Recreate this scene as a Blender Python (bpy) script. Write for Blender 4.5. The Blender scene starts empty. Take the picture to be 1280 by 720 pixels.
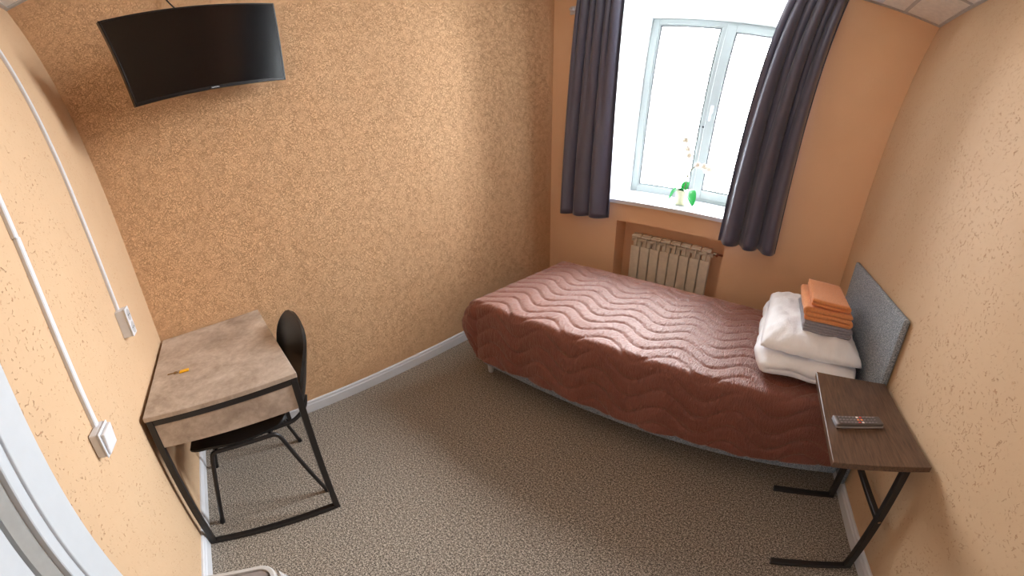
import bpy, bmesh, math, random
from math import sin, cos, pi, radians, hypot, exp
from mathutils import Vector, Matrix, noise

sc = bpy.context.scene
COL = sc.collection
random.seed(7)

# ------------------------------------------------------------------ camera
CAM = Vector((1.87489, 0.41687, 1.37322))
YAW, PITCH, ROLL = 0.728451, 1.171278, -0.031069
cam_d = bpy.data.cameras.new('camera')
cam_d.type = 'PANO'
pano = cam_d if hasattr(cam_d, 'panorama_type') else cam_d.cycles
pano.panorama_type = 'EQUIRECTANGULAR'
pano.longitude_min, pano.longitude_max = -1.437714, 1.437714
pano.latitude_min, pano.latitude_max = -0.791720 + 0.01815, 0.791720 + 0.01815
cam_d.clip_start = 0.02
cam_d.clip_end = 200
cam = bpy.data.objects.new('camera', cam_d)
COL.objects.link(cam)
cam.matrix_world = Matrix.Translation(CAM) @ (Matrix.Rotation(YAW, 4, 'Z') @ Matrix.Rotation(PITCH, 4, 'X') @ Matrix.Rotation(ROLL, 4, 'Z'))
sc.camera = cam

# ------------------------------------------------------------------ sky and exposure
SKY = 18.0
world = bpy.data.worlds.new('overcast_sky')
sc.world = world
world.use_nodes = True
wn = world.node_tree
wn.nodes['Background'].inputs['Color'].default_value = (0.93, 0.97, 1.0, 1)
# hazy bright sky, somewhat brighter overhead, over light ground
_tc = wn.nodes.new('ShaderNodeTexCoord'); _sx = wn.nodes.new('ShaderNodeSeparateXYZ'); _mr = wn.nodes.new('ShaderNodeValToRGB'); _ml = wn.nodes.new('ShaderNodeMath')
_ad = wn.nodes.new('ShaderNodeMath'); _ad.operation = 'MULTIPLY_ADD'; _ad.inputs[1].default_value = 0.5; _ad.inputs[2].default_value = 0.5
_e = _mr.color_ramp.elements
_e[0].position = 0.47; _e[0].color = (0.36, 0.36, 0.36, 1); _e[1].position = 1.0; _e[1].color = (1, 1, 1, 1)
_h = _e.new(0.51); _h.color = (0.55, 0.55, 0.55, 1)
_ml.operation = 'MULTIPLY'; _ml.inputs[1].default_value = SKY
wn.links.new(_tc.outputs['Generated'], _sx.inputs[0]); wn.links.new(_sx.outputs['Z'], _ad.inputs[0]); wn.links.new(_ad.outputs[0], _mr.inputs['Fac'])
wn.links.new(_mr.outputs['Color'], _ml.inputs[0]); wn.links.new(_ml.outputs[0], wn.nodes['Background'].inputs['Strength'])
sc.view_settings.view_transform = 'Standard'
sc.view_settings.look = 'None'
sc.view_settings.gamma = 1.0
sc.view_settings.use_curve_mapping = False
sc.view_settings.exposure = 2.18
try:
    sc.cycles.use_denoising = True
    sc.cycles.max_bounces = 16
    sc.cycles.diffuse_bounces = 10
    sc.cycles.transparent_max_bounces = 16
    sc.cycles.sample_clamp_indirect = 8
except Exception:
    pass

# room: x 0 (screen wall) .. W (headboard wall), y 0 (door wall) .. D (window wall)
W, D, H = 2.5, 3.0763, 2.9229
YF = 3.88            # front plane of the window frame
OX0, OX1 = 0.42, 1.76  # window opening at the frame
OZ0, OZ1 = 0.966, 2.85

# daylight portal in the window opening (guides sampling of the sky, gives off no light of its own)
pl = bpy.data.lights.new('daylight_portal', 'AREA')
pl.shape = 'RECTANGLE'
pl.size, pl.size_y = OX1 - OX0, OZ1 - OZ0
pl.cycles.is_portal = True
po = bpy.data.objects.new('daylight_portal', pl)
COL.objects.link(po)
po.location = ((OX0 + OX1) / 2, YF + 0.10, (OZ0 + OZ1) / 2)
po.rotation_euler = (-pi / 2, 0, 0)

# ------------------------------------------------------------------ materials
def lin(r, g, b):
    f = lambda c: (c / 255 / 12.92) if c / 255 <= 0.04045 else ((c / 255 + 0.055) / 1.055) ** 2.4
    return (f(r), f(g), f(b), 1)

class NT:
    def __init__(self, name):
        self.m = bpy.data.materials.new(name)
        self.m.use_nodes = True
        self.t = self.m.node_tree
        self.b = self.t.nodes['Principled BSDF']
        self.out = self.t.nodes['Material Output']
        self._obj = None
    def n(self, typ, **kw):
        nd = self.t.nodes.new(typ)
        for k, v in kw.items():
            if k in nd.inputs: nd.inputs[k].default_value = v
            else: setattr(nd, k, v)
        return nd
    def l(self, a, b): self.t.links.new(a, b)
    def obj(self):
        if self._obj is None: self._obj = self.n('ShaderNodeTexCoord').outputs['Object']
        return self._obj
    def scaled(self, s):
        mp = self.n('ShaderNodeMapping'); mp.inputs['Scale'].default_value = s
        self.l(self.obj(), mp.inputs['Vector']); return mp.outputs['Vector']
    def noise(self, scale, detail=2, rough=0.5, dist=0, vec=None):
        nd = self.n('ShaderNodeTexNoise', Scale=scale, Detail=detail, Roughness=rough, Distortion=dist)
        self.l(vec or self.obj(), nd.inputs['Vector']); return nd.outputs['Fac']
    def ramp(self, fac, stops):
        r = self.n('ShaderNodeValToRGB'); e = r.color_ramp.elements
        while len(e) < len(stops): e.new(0.5)
        for i, (p, c) in enumerate(stops):
            e[i].position = p; e[i].color = c if len(c) == 4 else (*c, 1)
        self.l(fac, r.inputs['Fac']); return r.outputs['Color']
    def math(self, op, a, b=None, c=None):
        nd = self.n('ShaderNodeMath', operation=op)
        for i, v in enumerate((a, b, c)):
            if v is None: continue
            if isinstance(v, (int, float)): nd.inputs[i].default_value = v
            else: self.l(v, nd.inputs[i])
        return nd.outputs[0]
    def mix(self, fac, a, b):
        nd = self.n('ShaderNodeMix', data_type='RGBA')
        for s, v in ((nd.inputs[0], fac), (nd.inputs[6], a), (nd.inputs[7], b)):
            if isinstance(v, (int, float, tuple)): s.default_value = v
            else: self.l(v, s)
        return nd.outputs[2]
    def bump(self, h, dist, strength=1.0, prev=None):
        nd = self.n('ShaderNodeBump', Distance=dist, Strength=strength)
        self.l(h, nd.inputs['Height'])
        if prev: self.l(prev, nd.inputs['Normal'])
        self.l(nd.outputs[0], self.b.inputs['Normal']); return nd.outputs[0]
    def base(self, c):
        if isinstance(c, tuple): self.b.inputs['Base Color'].default_value = c
        else: self.l(c, self.b.inputs['Base Color'])
    def set(self, **kw):
        for k, v in kw.items(): self.b.inputs[k.replace('_', ' ')].default_value = v

def plain(name, col, rough=0.5, metal=0, var=0.06, scale=30, bump=0, bscale=200, **kw):
    t = NT(name)
    f = t.noise(scale, 3)
    lo = tuple(c * (1 - var) for c in col[:3]) + (1,); hi = tuple(min(1, c * (1 + var)) for c in col[:3]) + (1,)
    t.base(t.ramp(f, [(0.3, lo), (0.7, hi)]))
    t.set(Roughness=rough, Metallic=metal)
    for k, v in kw.items(): t.b.inputs[k].default_value = v
    if bump: t.bump(t.noise(bscale, 2), bump)
    return t.m

def thin(name, col, trans, var, scale):       # thin living tissue that lets light through
    t = NT(name)
    lo = tuple(c * (1 - var) for c in col[:3]) + (1,); hi = tuple(min(1, c * (1 + var)) for c in col[:3]) + (1,)
    c = t.ramp(t.noise(scale, 2), [(0.3, lo), (0.7, hi)])
    t.base(c); t.set(Roughness=0.35)
    tl = t.n('ShaderNodeBsdfTranslucent'); t.l(c, tl.inputs['Color'])
    mx = t.n('ShaderNodeMixShader'); mx.inputs[0].default_value = trans
    t.l(t.b.outputs[0], mx.inputs[1]); t.l(tl.outputs[0], mx.inputs[2]); t.l(mx.outputs[0], t.out.inputs['Surface'])
    return t.m

M = {}
PEACH = lin(205, 174, 140)
PEACH_D = lin(216, 158, 106)

def wall_gouged():      # smooth trowelled plaster with sparse short gouges
    t = NT('gouged_peach_plaster')
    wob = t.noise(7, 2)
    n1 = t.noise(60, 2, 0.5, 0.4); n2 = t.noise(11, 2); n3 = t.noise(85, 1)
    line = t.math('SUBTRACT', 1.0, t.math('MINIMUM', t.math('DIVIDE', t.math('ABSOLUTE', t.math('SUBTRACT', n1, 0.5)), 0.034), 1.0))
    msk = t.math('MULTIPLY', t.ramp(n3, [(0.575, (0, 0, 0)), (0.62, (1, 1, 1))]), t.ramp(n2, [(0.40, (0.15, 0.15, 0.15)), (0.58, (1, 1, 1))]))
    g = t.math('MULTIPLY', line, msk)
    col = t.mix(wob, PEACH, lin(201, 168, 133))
    t.base(t.mix(t.math('MULTIPLY', g, 0.55), col, lin(176, 106, 62)))  # darker gouge colour paints in relief shade on top of the bump
    t.set(Roughness=0.75)
    hgt = t.math('SUBTRACT', t.math('MULTIPLY', t.noise(9, 3), 0.8), g)
    t.bump(hgt, 0.0025, 1.0)
    return t.m
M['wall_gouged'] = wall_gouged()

def wall_worm():        # densely scratched wormy plaster
    t = NT('wormy_peach_plaster')
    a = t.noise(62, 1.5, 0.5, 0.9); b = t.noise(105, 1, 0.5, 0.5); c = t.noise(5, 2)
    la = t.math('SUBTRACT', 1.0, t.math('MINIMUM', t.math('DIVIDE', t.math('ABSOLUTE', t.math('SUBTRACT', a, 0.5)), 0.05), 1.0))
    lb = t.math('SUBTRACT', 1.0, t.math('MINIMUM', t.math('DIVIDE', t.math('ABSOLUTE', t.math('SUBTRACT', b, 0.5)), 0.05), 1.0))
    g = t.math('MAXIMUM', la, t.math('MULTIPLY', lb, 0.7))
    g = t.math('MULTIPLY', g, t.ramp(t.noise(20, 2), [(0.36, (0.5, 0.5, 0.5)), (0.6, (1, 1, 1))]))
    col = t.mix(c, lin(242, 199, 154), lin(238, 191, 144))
    t.base(t.mix(t.math('MULTIPLY', g, 0.40), col, lin(200, 136, 86)))  # groove shade painted into the base colour to strengthen the relief
    t.set(Roughness=0.8)
    t.bump(t.math('SUBTRACT', t.math('MULTIPLY', t.noise(30, 3), 0.5), g), 0.007, 1.0)
    return t.m
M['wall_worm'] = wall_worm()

def wall_plain():
    t = NT('fine_orange_plaster')
    t.base(t.mix(t.noise(4, 2), lin(240, 203, 166), lin(236, 196, 157)))
    t.set(Roughness=0.8)
    t.bump(t.noise(90, 3), 0.0012, 0.6)
    return t.m
M['wall_plain'] = wall_plain()

def carpet():
    t = NT('grey_brown_carpet')
    n = t.noise(240, 3, 0.85); n2 = t.noise(120, 2, 0.7); big = t.noise(2.5, 2)
    f = t.math('ADD', t.math('MULTIPLY', n, 0.62), t.math('MULTIPLY', n2, 0.38))
    c = t.ramp(f, [(0.40, lin(50, 44, 39)), (0.5, lin(126, 116, 104)), (0.60, lin(214, 203, 188))])
    t.base(t.mix(t.math('MULTIPLY', big, 0.18), c, lin(96, 87, 78)))
    t.set(Roughness=0.95)
    t.b.inputs['Sheen Weight'].default_value = 0.15
    t.bump(f, 0.002, 0.6)
    return t.m
M['carpet'] = carpet()

M['white'] = plain('white_plastic', lin(212, 215, 221), 0.35, var=0.02)
M['white_paint'] = plain('white_paint', lin(194, 200, 206), 0.4, var=0.015, bump=0.0002, bscale=60)
M['reveal_white'] = plain('white_reveal_plaster', lin(238, 240, 240), 0.8, bump=0.0006, bscale=80)
M['pvc'] = plain('window_pvc', lin(160, 168, 167), 0.3, var=0.01)
M['rubber'] = plain('dark_gasket', lin(60, 64, 68), 0.6)
M['grey_trim'] = plain('door_rebate_grey', lin(150, 149, 146), 0.45)
M['ceil_tile'] = plain('mineral_ceiling_tile', lin(232, 228, 220), 0.9, bump=0.002, bscale=140)
M['ceil_grid'] = plain('ceiling_grid_metal', lin(186, 184, 180), 0.5)
M['black_metal'] = plain('black_powder_coated_steel', lin(34, 31, 31), 0.42, bump=0.0003, bscale=300)
M['black_plastic'] = plain('black_moulded_plastic', lin(20, 20, 21), 0.36, bump=0.0003, bscale=500)
M['tv_body'] = plain('glossy_black_casing', lin(14, 13, 14), 0.25)
M['tv_screen'] = plain('dark_screen_glass', lin(9, 7, 7), 0.14, var=0.02, **{'Specular IOR Level': 0.5})
M['logo'] = plain('silver_print', lin(215, 215, 218), 0.4)
M['cable'] = plain('black_cable', lin(24, 22, 22), 0.5)
M['socket_grey'] = plain('socket_insert_grey', lin(176, 178, 182), 0.4)
M['chrome'] = plain('brushed_metal', lin(190, 188, 184), 0.25, metal=1)
M['brass'] = plain('dull_brass', lin(150, 120, 75), 0.4, metal=0.8)
M['yellow'] = plain('yellow_plastic_tag', lin(238, 178, 18), 0.35)
M['radiator'] = plain('cream_radiator_enamel', lin(222, 214, 198), 0.35)
M['copper'] = plain('painted_pipe', lin(150, 84, 62), 0.4)
M['pot'] = plain('cream_ceramic_pot', lin(226, 220, 190), 0.35)
M['bark'] = plain('orchid_bark', lin(120, 88, 62), 0.9, var=0.3, scale=90)
M['leaf'] = thin('orchid_leaf_green', lin(44, 168, 84), 0.4, 0.12, 18)
M['stem'] = plain('orchid_stem', lin(120, 112, 86), 0.5)
M['petal'] = thin('white_orchid_petal', lin(238, 234, 226), 0.30, 0.02, 30)
M['petal_core'] = thin('orchid_flower_heart', lin(214, 200, 150), 0.3, 0.05, 30)
M['saucer'] = plain('white_saucer', lin(235, 235, 232), 0.3)
M['towel_orange'] = plain('orange_terry', lin(226, 148, 92), 0.95, var=0.10, scale=120, bump=0.0012, bscale=420)
M['towel_orange'].node_tree.nodes['Principled BSDF'].inputs['Sheen Weight'].default_value = 0.3
M['towel_grey'] = plain('grey_terry', lin(152, 148, 156), 0.95, var=0.10, scale=120, bump=0.0012, bscale=420)
M['linen'] = plain('white_bed_linen', lin(243, 245, 250), 0.85, var=0.01, bump=0.0012, bscale=60)
M['bin_rim'] = plain('light_grey_bin_plastic', lin(196, 194, 192), 0.4)
M['bin_lid'] = plain('grey_bin_lid', lin(140, 132, 130), 0.4)
M['remote_body'] = plain('dark_grey_remote_plastic', lin(84, 78, 76), 0.4)
M['remote_edge'] = plain('silver_remote_edge', lin(178, 182, 190), 0.25, metal=0.6)
M['button'] = plain('grey_rubber_button', lin(120, 112, 112), 0.6)
M['button_red'] = plain('red_rubber_button', lin(205, 70, 60), 0.6)
M['button_orange'] = plain('orange_rubber_button', lin(236, 150, 90), 0.6)
M['button_white'] = plain('white_rubber_button', lin(232, 226, 222), 0.6)

def fabric_grey():
    t = NT('grey_melange_upholstery')
    n = t.noise(190, 3, 0.85)
    t.base(t.ramp(n, [(0.36, lin(84, 92, 100)), (0.5, lin(134, 143, 152)), (0.64, lin(192, 198, 206))]))
    t.set(Roughness=0.9); t.bump(n, 0.0015, 0.7)
    return t.m
M['upholstery'] = fabric_grey()

def concrete_laminate():
    t = NT('concrete_look_laminate')
    a = t.noise(5, 6, 0.62, 0.5); b = t.noise(38, 4, 0.65, 0.4)
    f = t.math('ADD', t.math('MULTIPLY', a, 0.7), t.math('MULTIPLY', b, 0.3))
    t.base(t.ramp(f, [(0.36, lin(152, 136, 122)), (0.5, lin(182, 167, 153)), (0.63, lin(206, 194, 182))]))
    t.set(Roughness=0.5)
    return t.m
M['laminate'] = concrete_laminate()

def dark_wood():
    t = NT('dark_wenge_wood')
    v = t.scaled((26, 2.2, 26))
    g = t.noise(5, 5, 0.6, 0.6, vec=v)
    t.base(t.ramp(g, [(0.3, lin(66, 47, 37)), (0.5, lin(90, 67, 52)), (0.7, lin(108, 83, 65))]))
    t.set(Roughness=0.38); t.bump(g, 0.0005, 0.5)
    return t.m
M['wenge'] = dark_wood()

def quilt():
    t = NT('brown_quilted_satin')
    v = t.scaled((60, 16, 16))
    w = t.noise(2.4, 3, 0.6, 0.4, vec=v)
    t.base(t.mix(t.noise(3, 2), lin(134, 79, 63), lin(126, 72, 57)))
    t.set(Roughness=0.42)
    t.b.inputs['Sheen Weight'].default_value = 0.42
    t.b.inputs['Sheen Tint'].default_value = (1.0, 0.80, 0.70, 1)
    t.b.inputs['Sheen Roughness'].default_value = 0.4
    t.bump(w, 0.012, 0.7)
    return t.m
M['quilt'] = quilt()

def curtain_mat():
    t = NT('charcoal_satin_curtain')
    t.base(t.mix(t.noise(6, 2), lin(92, 92, 114), lin(84, 85, 108)))
    t.set(Roughness=0.3)
    t.b.inputs['Sheen Weight'].default_value = 0.3
    t.bump(t.noise(500, 1), 0.0003, 0.4)
    return t.m
M['curtain'] = curtain_mat()

def glass():
    t = NT('window_glass')
    tr = t.n('ShaderNodeBsdfTransparent'); gl = t.n('ShaderNodeBsdfGlossy'); gl.inputs['Roughness'].default_value = 0.02
    fr = t.n('ShaderNodeFresnel', IOR=1.45)
    sm = t.math('MULTIPLY', t.math('ADD', fr.outputs[0], t.math('MULTIPLY', t.noise(4, 2), 0.01)), 0.8)
    mx = t.n('ShaderNodeMixShader')
    t.l(sm, mx.inputs[0]); t.l(tr.outputs[0], mx.inputs[1]); t.l(gl.outputs[0], mx.inputs[2])
    t.l(mx.outputs[0], t.out.inputs['Surface'])
    return t.m
M['glass'] = glass()

def film():
    t = NT('clear_plastic_bag')
    tr = t.n('ShaderNodeBsdfTransparent')
    t.base(t.mix(t.noise(30, 2), lin(225, 228, 230), lin(240, 240, 240))); t.set(Roughness=0.2)
    mx = t.n('ShaderNodeMixShader'); mx.inputs[0].default_value = 0.4
    t.l(tr.outputs[0], mx.inputs[1]); t.l(t.b.outputs[0], mx.inputs[2]); t.l(mx.outputs[0], t.out.inputs['Surface'])
    t.bump(t.noise(40, 3), 0.01, 1.0)
    return t.m
M['film'] = film()

# ------------------------------------------------------------------ builders
WM = {}
def register(o, m): WM[o.name] = m

def thing(name, label, cat, loc=(0, 0, 0), rot=None, group=None, kind=None):
    o = bpy.data.objects.new(name, None)
    COL.objects.link(o)
    mw = Matrix.Translation(Vector(loc)) @ (rot.to_4x4() if rot else Matrix.Identity(4))
    o.matrix_world = mw
    o.empty_display_size = 0.1
    register(o, mw)
    tag(o, label, cat, group, kind)
    return o

def tag(o, label=None, cat=None, group=None, kind=None):
    if label: o['label'] = label
    if cat: o['category'] = cat
    if group: o['group'] = group
    if kind: o['kind'] = kind
    return o

def obj(name, bm, mat, parent=None, smooth=False, world=True, label=None, mods=None):
    me = bpy.data.meshes.new(name)
    if parent is not None and world: bm.transform(WM[parent.name].inverted())
    bmesh.ops.recalc_face_normals(bm, faces=bm.faces)
    bm.to_mesh(me); bm.free()
    for m in (mat if isinstance(mat, (list, tuple)) else [mat]): me.materials.append(m)
    if smooth:
        me.polygons.foreach_set('use_smooth', [True] * len(me.polygons))
        if smooth != 'all':
            try: me.set_sharp_from_angle(angle=radians(smooth if isinstance(smooth, (int, float)) and smooth is not True else 40))
            except Exception: pass
    o = bpy.data.objects.new(name, me)
    COL.objects.link(o)
    if parent is not None:
        o.parent = parent
        register(o, WM[parent.name])
    else:
        register(o, Matrix.Identity(4))
    if label: o['label'] = label
    return o

def B(): return bmesh.new()

def add_box(bm, a, b, bevel=0.0, seg=2, mi=0):
    a, b = Vector(a), Vector(b)
    lo = Vector((min(a[i], b[i]) for i in range(3))); hi = Vector((max(a[i], b[i]) for i in range(3)))
    vs = [bm.verts.new((x, y, z)) for x in (lo.x, hi.x) for y in (lo.y, hi.y) for z in (lo.z, hi.z)]
    fs = [bm.faces.new([vs[i] for i in f]) for f in ((0, 1, 3, 2), (4, 6, 7, 5), (0, 4, 5, 1), (2, 3, 7, 6), (0, 2, 6, 4), (1, 5, 7, 3))]
    for f in fs: f.material_index = mi
    if bevel:
        es = list({e for f in fs for e in f.edges})
        bmesh.ops.bevel(bm, geom=es, offset=bevel, segments=seg, affect='EDGES', profile=0.5)
    return bm

def box(a, b, bevel=0.0, seg=2): return add_box(B(), a, b, bevel, seg)

def fillet(pts, r, n=6):
    pts = [Vector(p) for p in pts]; out = [pts[0]]
    for i in range(1, len(pts) - 1):
        p, a, c = pts[i], pts[i - 1], pts[i + 1]
        d1, d2 = (a - p), (c - p)
        k = min(r, d1.length * 0.49, d2.length * 0.49)
        s, e = p + d1.normalized() * k, p + d2.normalized() * k
        for j in range(n + 1):
            t = j / n
            out.append(s * (1 - t) ** 2 + p * 2 * t * (1 - t) + e * t * t)
    out.append(pts[-1]); return out

def add_tube(bm, pts, r, seg=10, caps=True, radii=None):
    pts = [Vector(p) for p in pts]
    rings = []; nrm = None
    for i, p in enumerate(pts):
        t = (pts[min(i + 1, len(pts) - 1)] - pts[max(i - 1, 0)]).normalized()
        if nrm is None:
            nrm = t.cross(Vector((0, 0, 1)) if abs(t.z) < 0.9 else Vector((1, 0, 0))).normalized()
        else:
            nrm = (nrm - t * nrm.dot(t)).normalized()
        bi = t.cross(nrm); rr = radii[i] if radii else r
        rings.append([bm.verts.new(p + (nrm * cos(2 * pi * k / seg) + bi * sin(2 * pi * k / seg)) * rr) for k in range(seg)])
    for a, b in zip(rings, rings[1:]):
        for k in range(seg): bm.faces.new((a[k], a[(k + 1) % seg], b[(k + 1) % seg], b[k]))
    if caps: bm.faces.new(rings[0][::-1]); bm.faces.new(rings[-1])
    return bm

def tube(pts, r, seg=10, radii=None): return add_tube(B(), pts, r, seg, True, radii)

def add_lathe(bm, prof, center, seg=24, axis='z'):
    rings = []
    for r, h in prof:
        ring = []
        for k in range(seg):
            a = 2 * pi * k / seg
            if axis == 'z': v = (r * cos(a), r * sin(a), h)
            elif axis == 'y': v = (r * cos(a), h, r * sin(a))
            else: v = (h, r * cos(a), r * sin(a))
            ring.append(bm.verts.new(Vector(center) + Vector(v)))
        rings.append(ring)
    for a, b in zip(rings, rings[1:]):
        for k in range(seg): bm.faces.new((a[k], a[(k + 1) % seg], b[(k + 1) % seg], b[k]))
    bm.faces.new(rings[0][::-1]); bm.faces.new(rings[-1])
    return bm

def add_grid(bm, nu, nv, fn, close_u=False):
    vs = [[bm.verts.new(fn(i / nu, j / nv)) for j in range(nv + 1)] for i in range(nu if close_u else nu + 1)]
    n = len(vs)
    for i in range(nu):
        for j in range(nv):
            bm.faces.new((vs[i][j], vs[(i + 1) % n][j], vs[(i + 1) % n][j + 1], vs[i][j + 1]))
    return vs

def bar(p, q, w, h=None, bevel=0.002):
    """square bar along an axis, centred on p..q"""
    p, q = Vector(p), Vector(q); h = h or w; d = q - p
    ax = max(range(3), key=lambda i: abs(d[i]))
    off = Vector((w / 2, w / 2, w / 2))
    if ax == 0: off = Vector((0, w / 2, h / 2))
    elif ax == 1: off = Vector((w / 2, 0, h / 2))
    else: off = Vector((w / 2, h / 2, 0))
    lo = Vector((min(p[i], q[i]) for i in range(3))) - off; hi = Vector((max(p[i], q[i]) for i in range(3))) + off
    return box(lo, hi, bevel, 1)

def tris(bm): return bm

# ------------------------------------------------------------------ the room shell
def struct(name, bm, mat, label, cat, **kw):
    o = obj(name, bm, mat, **kw)
    return tag(o, label, cat, kind='structure')

struct('floor', box((-0.1, -0.1, -0.1), (W + 0.1, D + 0.24, 0)), M['carpet'], 'grey-brown speckled carpet covering the whole floor', 'floor')
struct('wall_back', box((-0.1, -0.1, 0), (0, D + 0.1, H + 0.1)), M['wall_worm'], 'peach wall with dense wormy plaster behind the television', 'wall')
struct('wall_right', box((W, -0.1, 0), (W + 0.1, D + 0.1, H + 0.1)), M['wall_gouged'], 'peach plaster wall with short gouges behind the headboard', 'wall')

def plane_cells(bm, xs, zs, y, hole):
    for x0, x1 in zip(xs, xs[1:]):
        for z0, z1 in zip(zs, zs[1:]):
            if hole((x0 + x1) / 2, (z0 + z1) / 2): continue
            bm.faces.new([bm.verts.new(v) for v in ((x0, y, z0), (x1, y, z0), (x1, y, z1), (x0, y, z1))])

# door wall with door opening
DX0, DX1, DZ = 1.44, 2.33, 2.06
bm = B()
for a, b in (((0, -0.1, 0), (DX0, 0, H + 0.1)), ((DX1, -0.1, 0), (W, 0, H + 0.1)), ((DX0, -0.1, DZ), (DX1, 0, H + 0.1))):
    add_box(bm, a, b)
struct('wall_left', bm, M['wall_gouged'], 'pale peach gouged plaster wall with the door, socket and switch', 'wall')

# window wall: front plane with opening and radiator niche
NX0, NX1, NZ, ND = 0.66, 1.565, 0.822, 0.19
RX0, RX1 = 0.36, 1.82       # opening on the room side (splayed reveals)
bm = B()
xs = sorted({0, RX0, NX0, NX1, RX1, W}); zs = sorted({0, NZ, OZ0, OZ1, H + 0.1})
plane_cells(bm, xs, zs, D, lambda x, z: (RX0 < x < RX1 and OZ0 < z < OZ1) or (NX0 < x < NX1 and z < NZ))
def quad(bm, *v): bm.faces.new([bm.verts.new(p) for p in v])
quad(bm, (NX0, D, 0), (NX0, D + ND, 0), (NX0, D + ND, NZ), (NX0, D, NZ))
quad(bm, (NX1, D, 0), (NX1, D + ND, 0), (NX1, D + ND, NZ), (NX1, D, NZ))
quad(bm, (NX0, D, NZ), (NX0, D + ND, NZ), (NX1, D + ND, NZ), (NX1, D, NZ))
quad(bm, (NX0, D + ND, 0), (NX1, D + ND, 0), (NX1, D + ND, NZ), (NX0, D + ND, NZ))
bmesh.ops.remove_doubles(bm, verts=bm.verts, dist=1e-5)
struct('wall_window', bm, M['wall_plain'], 'orange plaster wall around the window with a radiator niche', 'wall')

# ceiling: tiles lying in a metal grid
ceil = struct('ceiling', box((-0.1, -0.1, H + 0.03), (W + 0.1, D + 0.1, H + 0.1)), M['ceil_tile'], 'suspended ceiling of pale square tiles in a metal grid', 'ceiling')
GX, GY, GS = 2.24, 2.60, 0.6
gx = [GX - GS * i for i in range(-1, 5)]; gy = [GY - GS * i for i in range(-1, 6)]
ex = sorted([0] + [x for x in gx if 0 < x < W] + [W]); ey = sorted([0] + [y for y in gy if 0 < y < D] + [D])
for x0, x1 in zip(ex, ex[1:]):
    for y0, y1 in zip(ey, ey[1:]):
        obj('ceiling_tile', box((x0 + 0.004, y0 + 0.004, H + 0.004), (x1 - 0.004, y1 - 0.004, H + 0.02), 0.003, 1), M['ceil_tile'], ceil)
for x in ex[1:-1]: obj('grid_bar', box((x - 0.012, 0, H - 0.001), (x + 0.012, D, H + 0.006)), M['ceil_grid'], ceil)
for y in ey[1:-1]: obj('grid_bar', box((0, y - 0.012, H - 0.002), (W, y + 0.012, H + 0.005)), M['ceil_grid'], ceil)
for a, b in (((0, 0, H - 0.012), (W, 0.02, H + 0.006)), ((0, D - 0.02, H - 0.006), (W, D, H + 0.006)), ((0, 0.02, H - 0.012), (0.02, D - 0.02, H + 0.006)), ((W - 0.02, 0.02, H - 0.012), (W, D - 0.02, H + 0.006))):
    obj('wall_angle', box(a, b), M['ceil_grid'], ceil)

# baseboards: stepped profile
def baseboard(name, p, q, nrm, label):
    p, q, n = Vector(p), Vector(q), Vector(nrm)
    prof = [(0, 0), (0.015, 0), (0.015, 0.055), (0.011, 0.062), (0.011, 0.074), (0.006, 0.08), (0, 0.08)]
    bm = B()
    ra = [bm.verts.new(p + n * d + Vector((0, 0, h))) for d, h in prof]; rb = [bm.verts.new(q + n * d + Vector((0, 0, h))) for d, h in prof]
    k = len(prof)
    for i in range(k): bm.faces.new((ra[i], ra[(i + 1) % k], rb[(i + 1) % k], rb[i]))
    bm.faces.new(ra[::-1]); bm.faces.new(rb)
    struct(name, bm, M['white'], label, 'baseboard')
baseboard('baseboard_back', (0, 0, 0), (0, D, 0), (1, 0, 0), 'white plastic baseboard along the television wall')
baseboard('baseboard_left', (0.016, 0, 0), (1.355, 0, 0), (0, 1, 0), 'white plastic baseboard along the wall below the desk and socket')
baseboard('baseboard_right', (W, 0.0, 0), (W, D, 0), (-1, 0, 0), 'white plastic baseboard along the headboard wall')
baseboard('baseboard_window', (0.016, D, 0), (NX0, D, 0), (0, -1, 0), 'white plastic baseboard under the left curtain')

# ------------------------------------------------------------------ window
win = thing('window_1', 'tall white two-part window in a deep white reveal with a sill', 'window', ((OX0 + OX1) / 2, YF, OZ0), kind='structure')
bm = B()
quad(bm, (RX0, D, OZ0), (OX0, YF + 0.08, OZ0), (OX0, YF + 0.08, OZ1), (RX0, D, OZ1))
quad(bm, (RX1, D, OZ0), (OX1, YF + 0.08, OZ0), (OX1, YF + 0.08, OZ1), (RX1, D, OZ1))
quad(bm, (RX0, D, OZ1), (RX1, D, OZ1), (OX1, YF + 0.08, OZ1), (OX0, YF + 0.08, OZ1))
quad(bm, (RX0, D, OZ0), (RX1, D, OZ0), (OX1, YF + 0.08, OZ0), (OX0, YF + 0.08, OZ0))
obj('reveal', bm, M['reveal_white'], win)
bm = B()
prof = [(D - 0.035, 0.966), (D - 0.035, 0.992), (D - 0.031, 0.996), (YF + 0.06, 0.996), (YF + 0.06, 0.966)]
def sill_x(y, s):
    if y < D + 0.001: return (RX0 + 0.06, RX1 - 0.02)[s]
    return ((OX0, OX1)[s])
ra = [bm.verts.new((RX0 + 0.1 if y < D else OX0 - 0.0, y, z)) for y, z in prof]
rb = [bm.verts.new((RX1 - 0.1 if y < D else OX1 + 0.0, y, z)) for y, z in prof]
for i in range(5): bm.faces.new((ra[i], ra[(i + 1) % 5], rb[(i + 1) % 5], rb[i]))
bm.faces.new(ra[::-1]); bm.faces.new(rb)
obj('sill', bm, M['white'], win)

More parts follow.
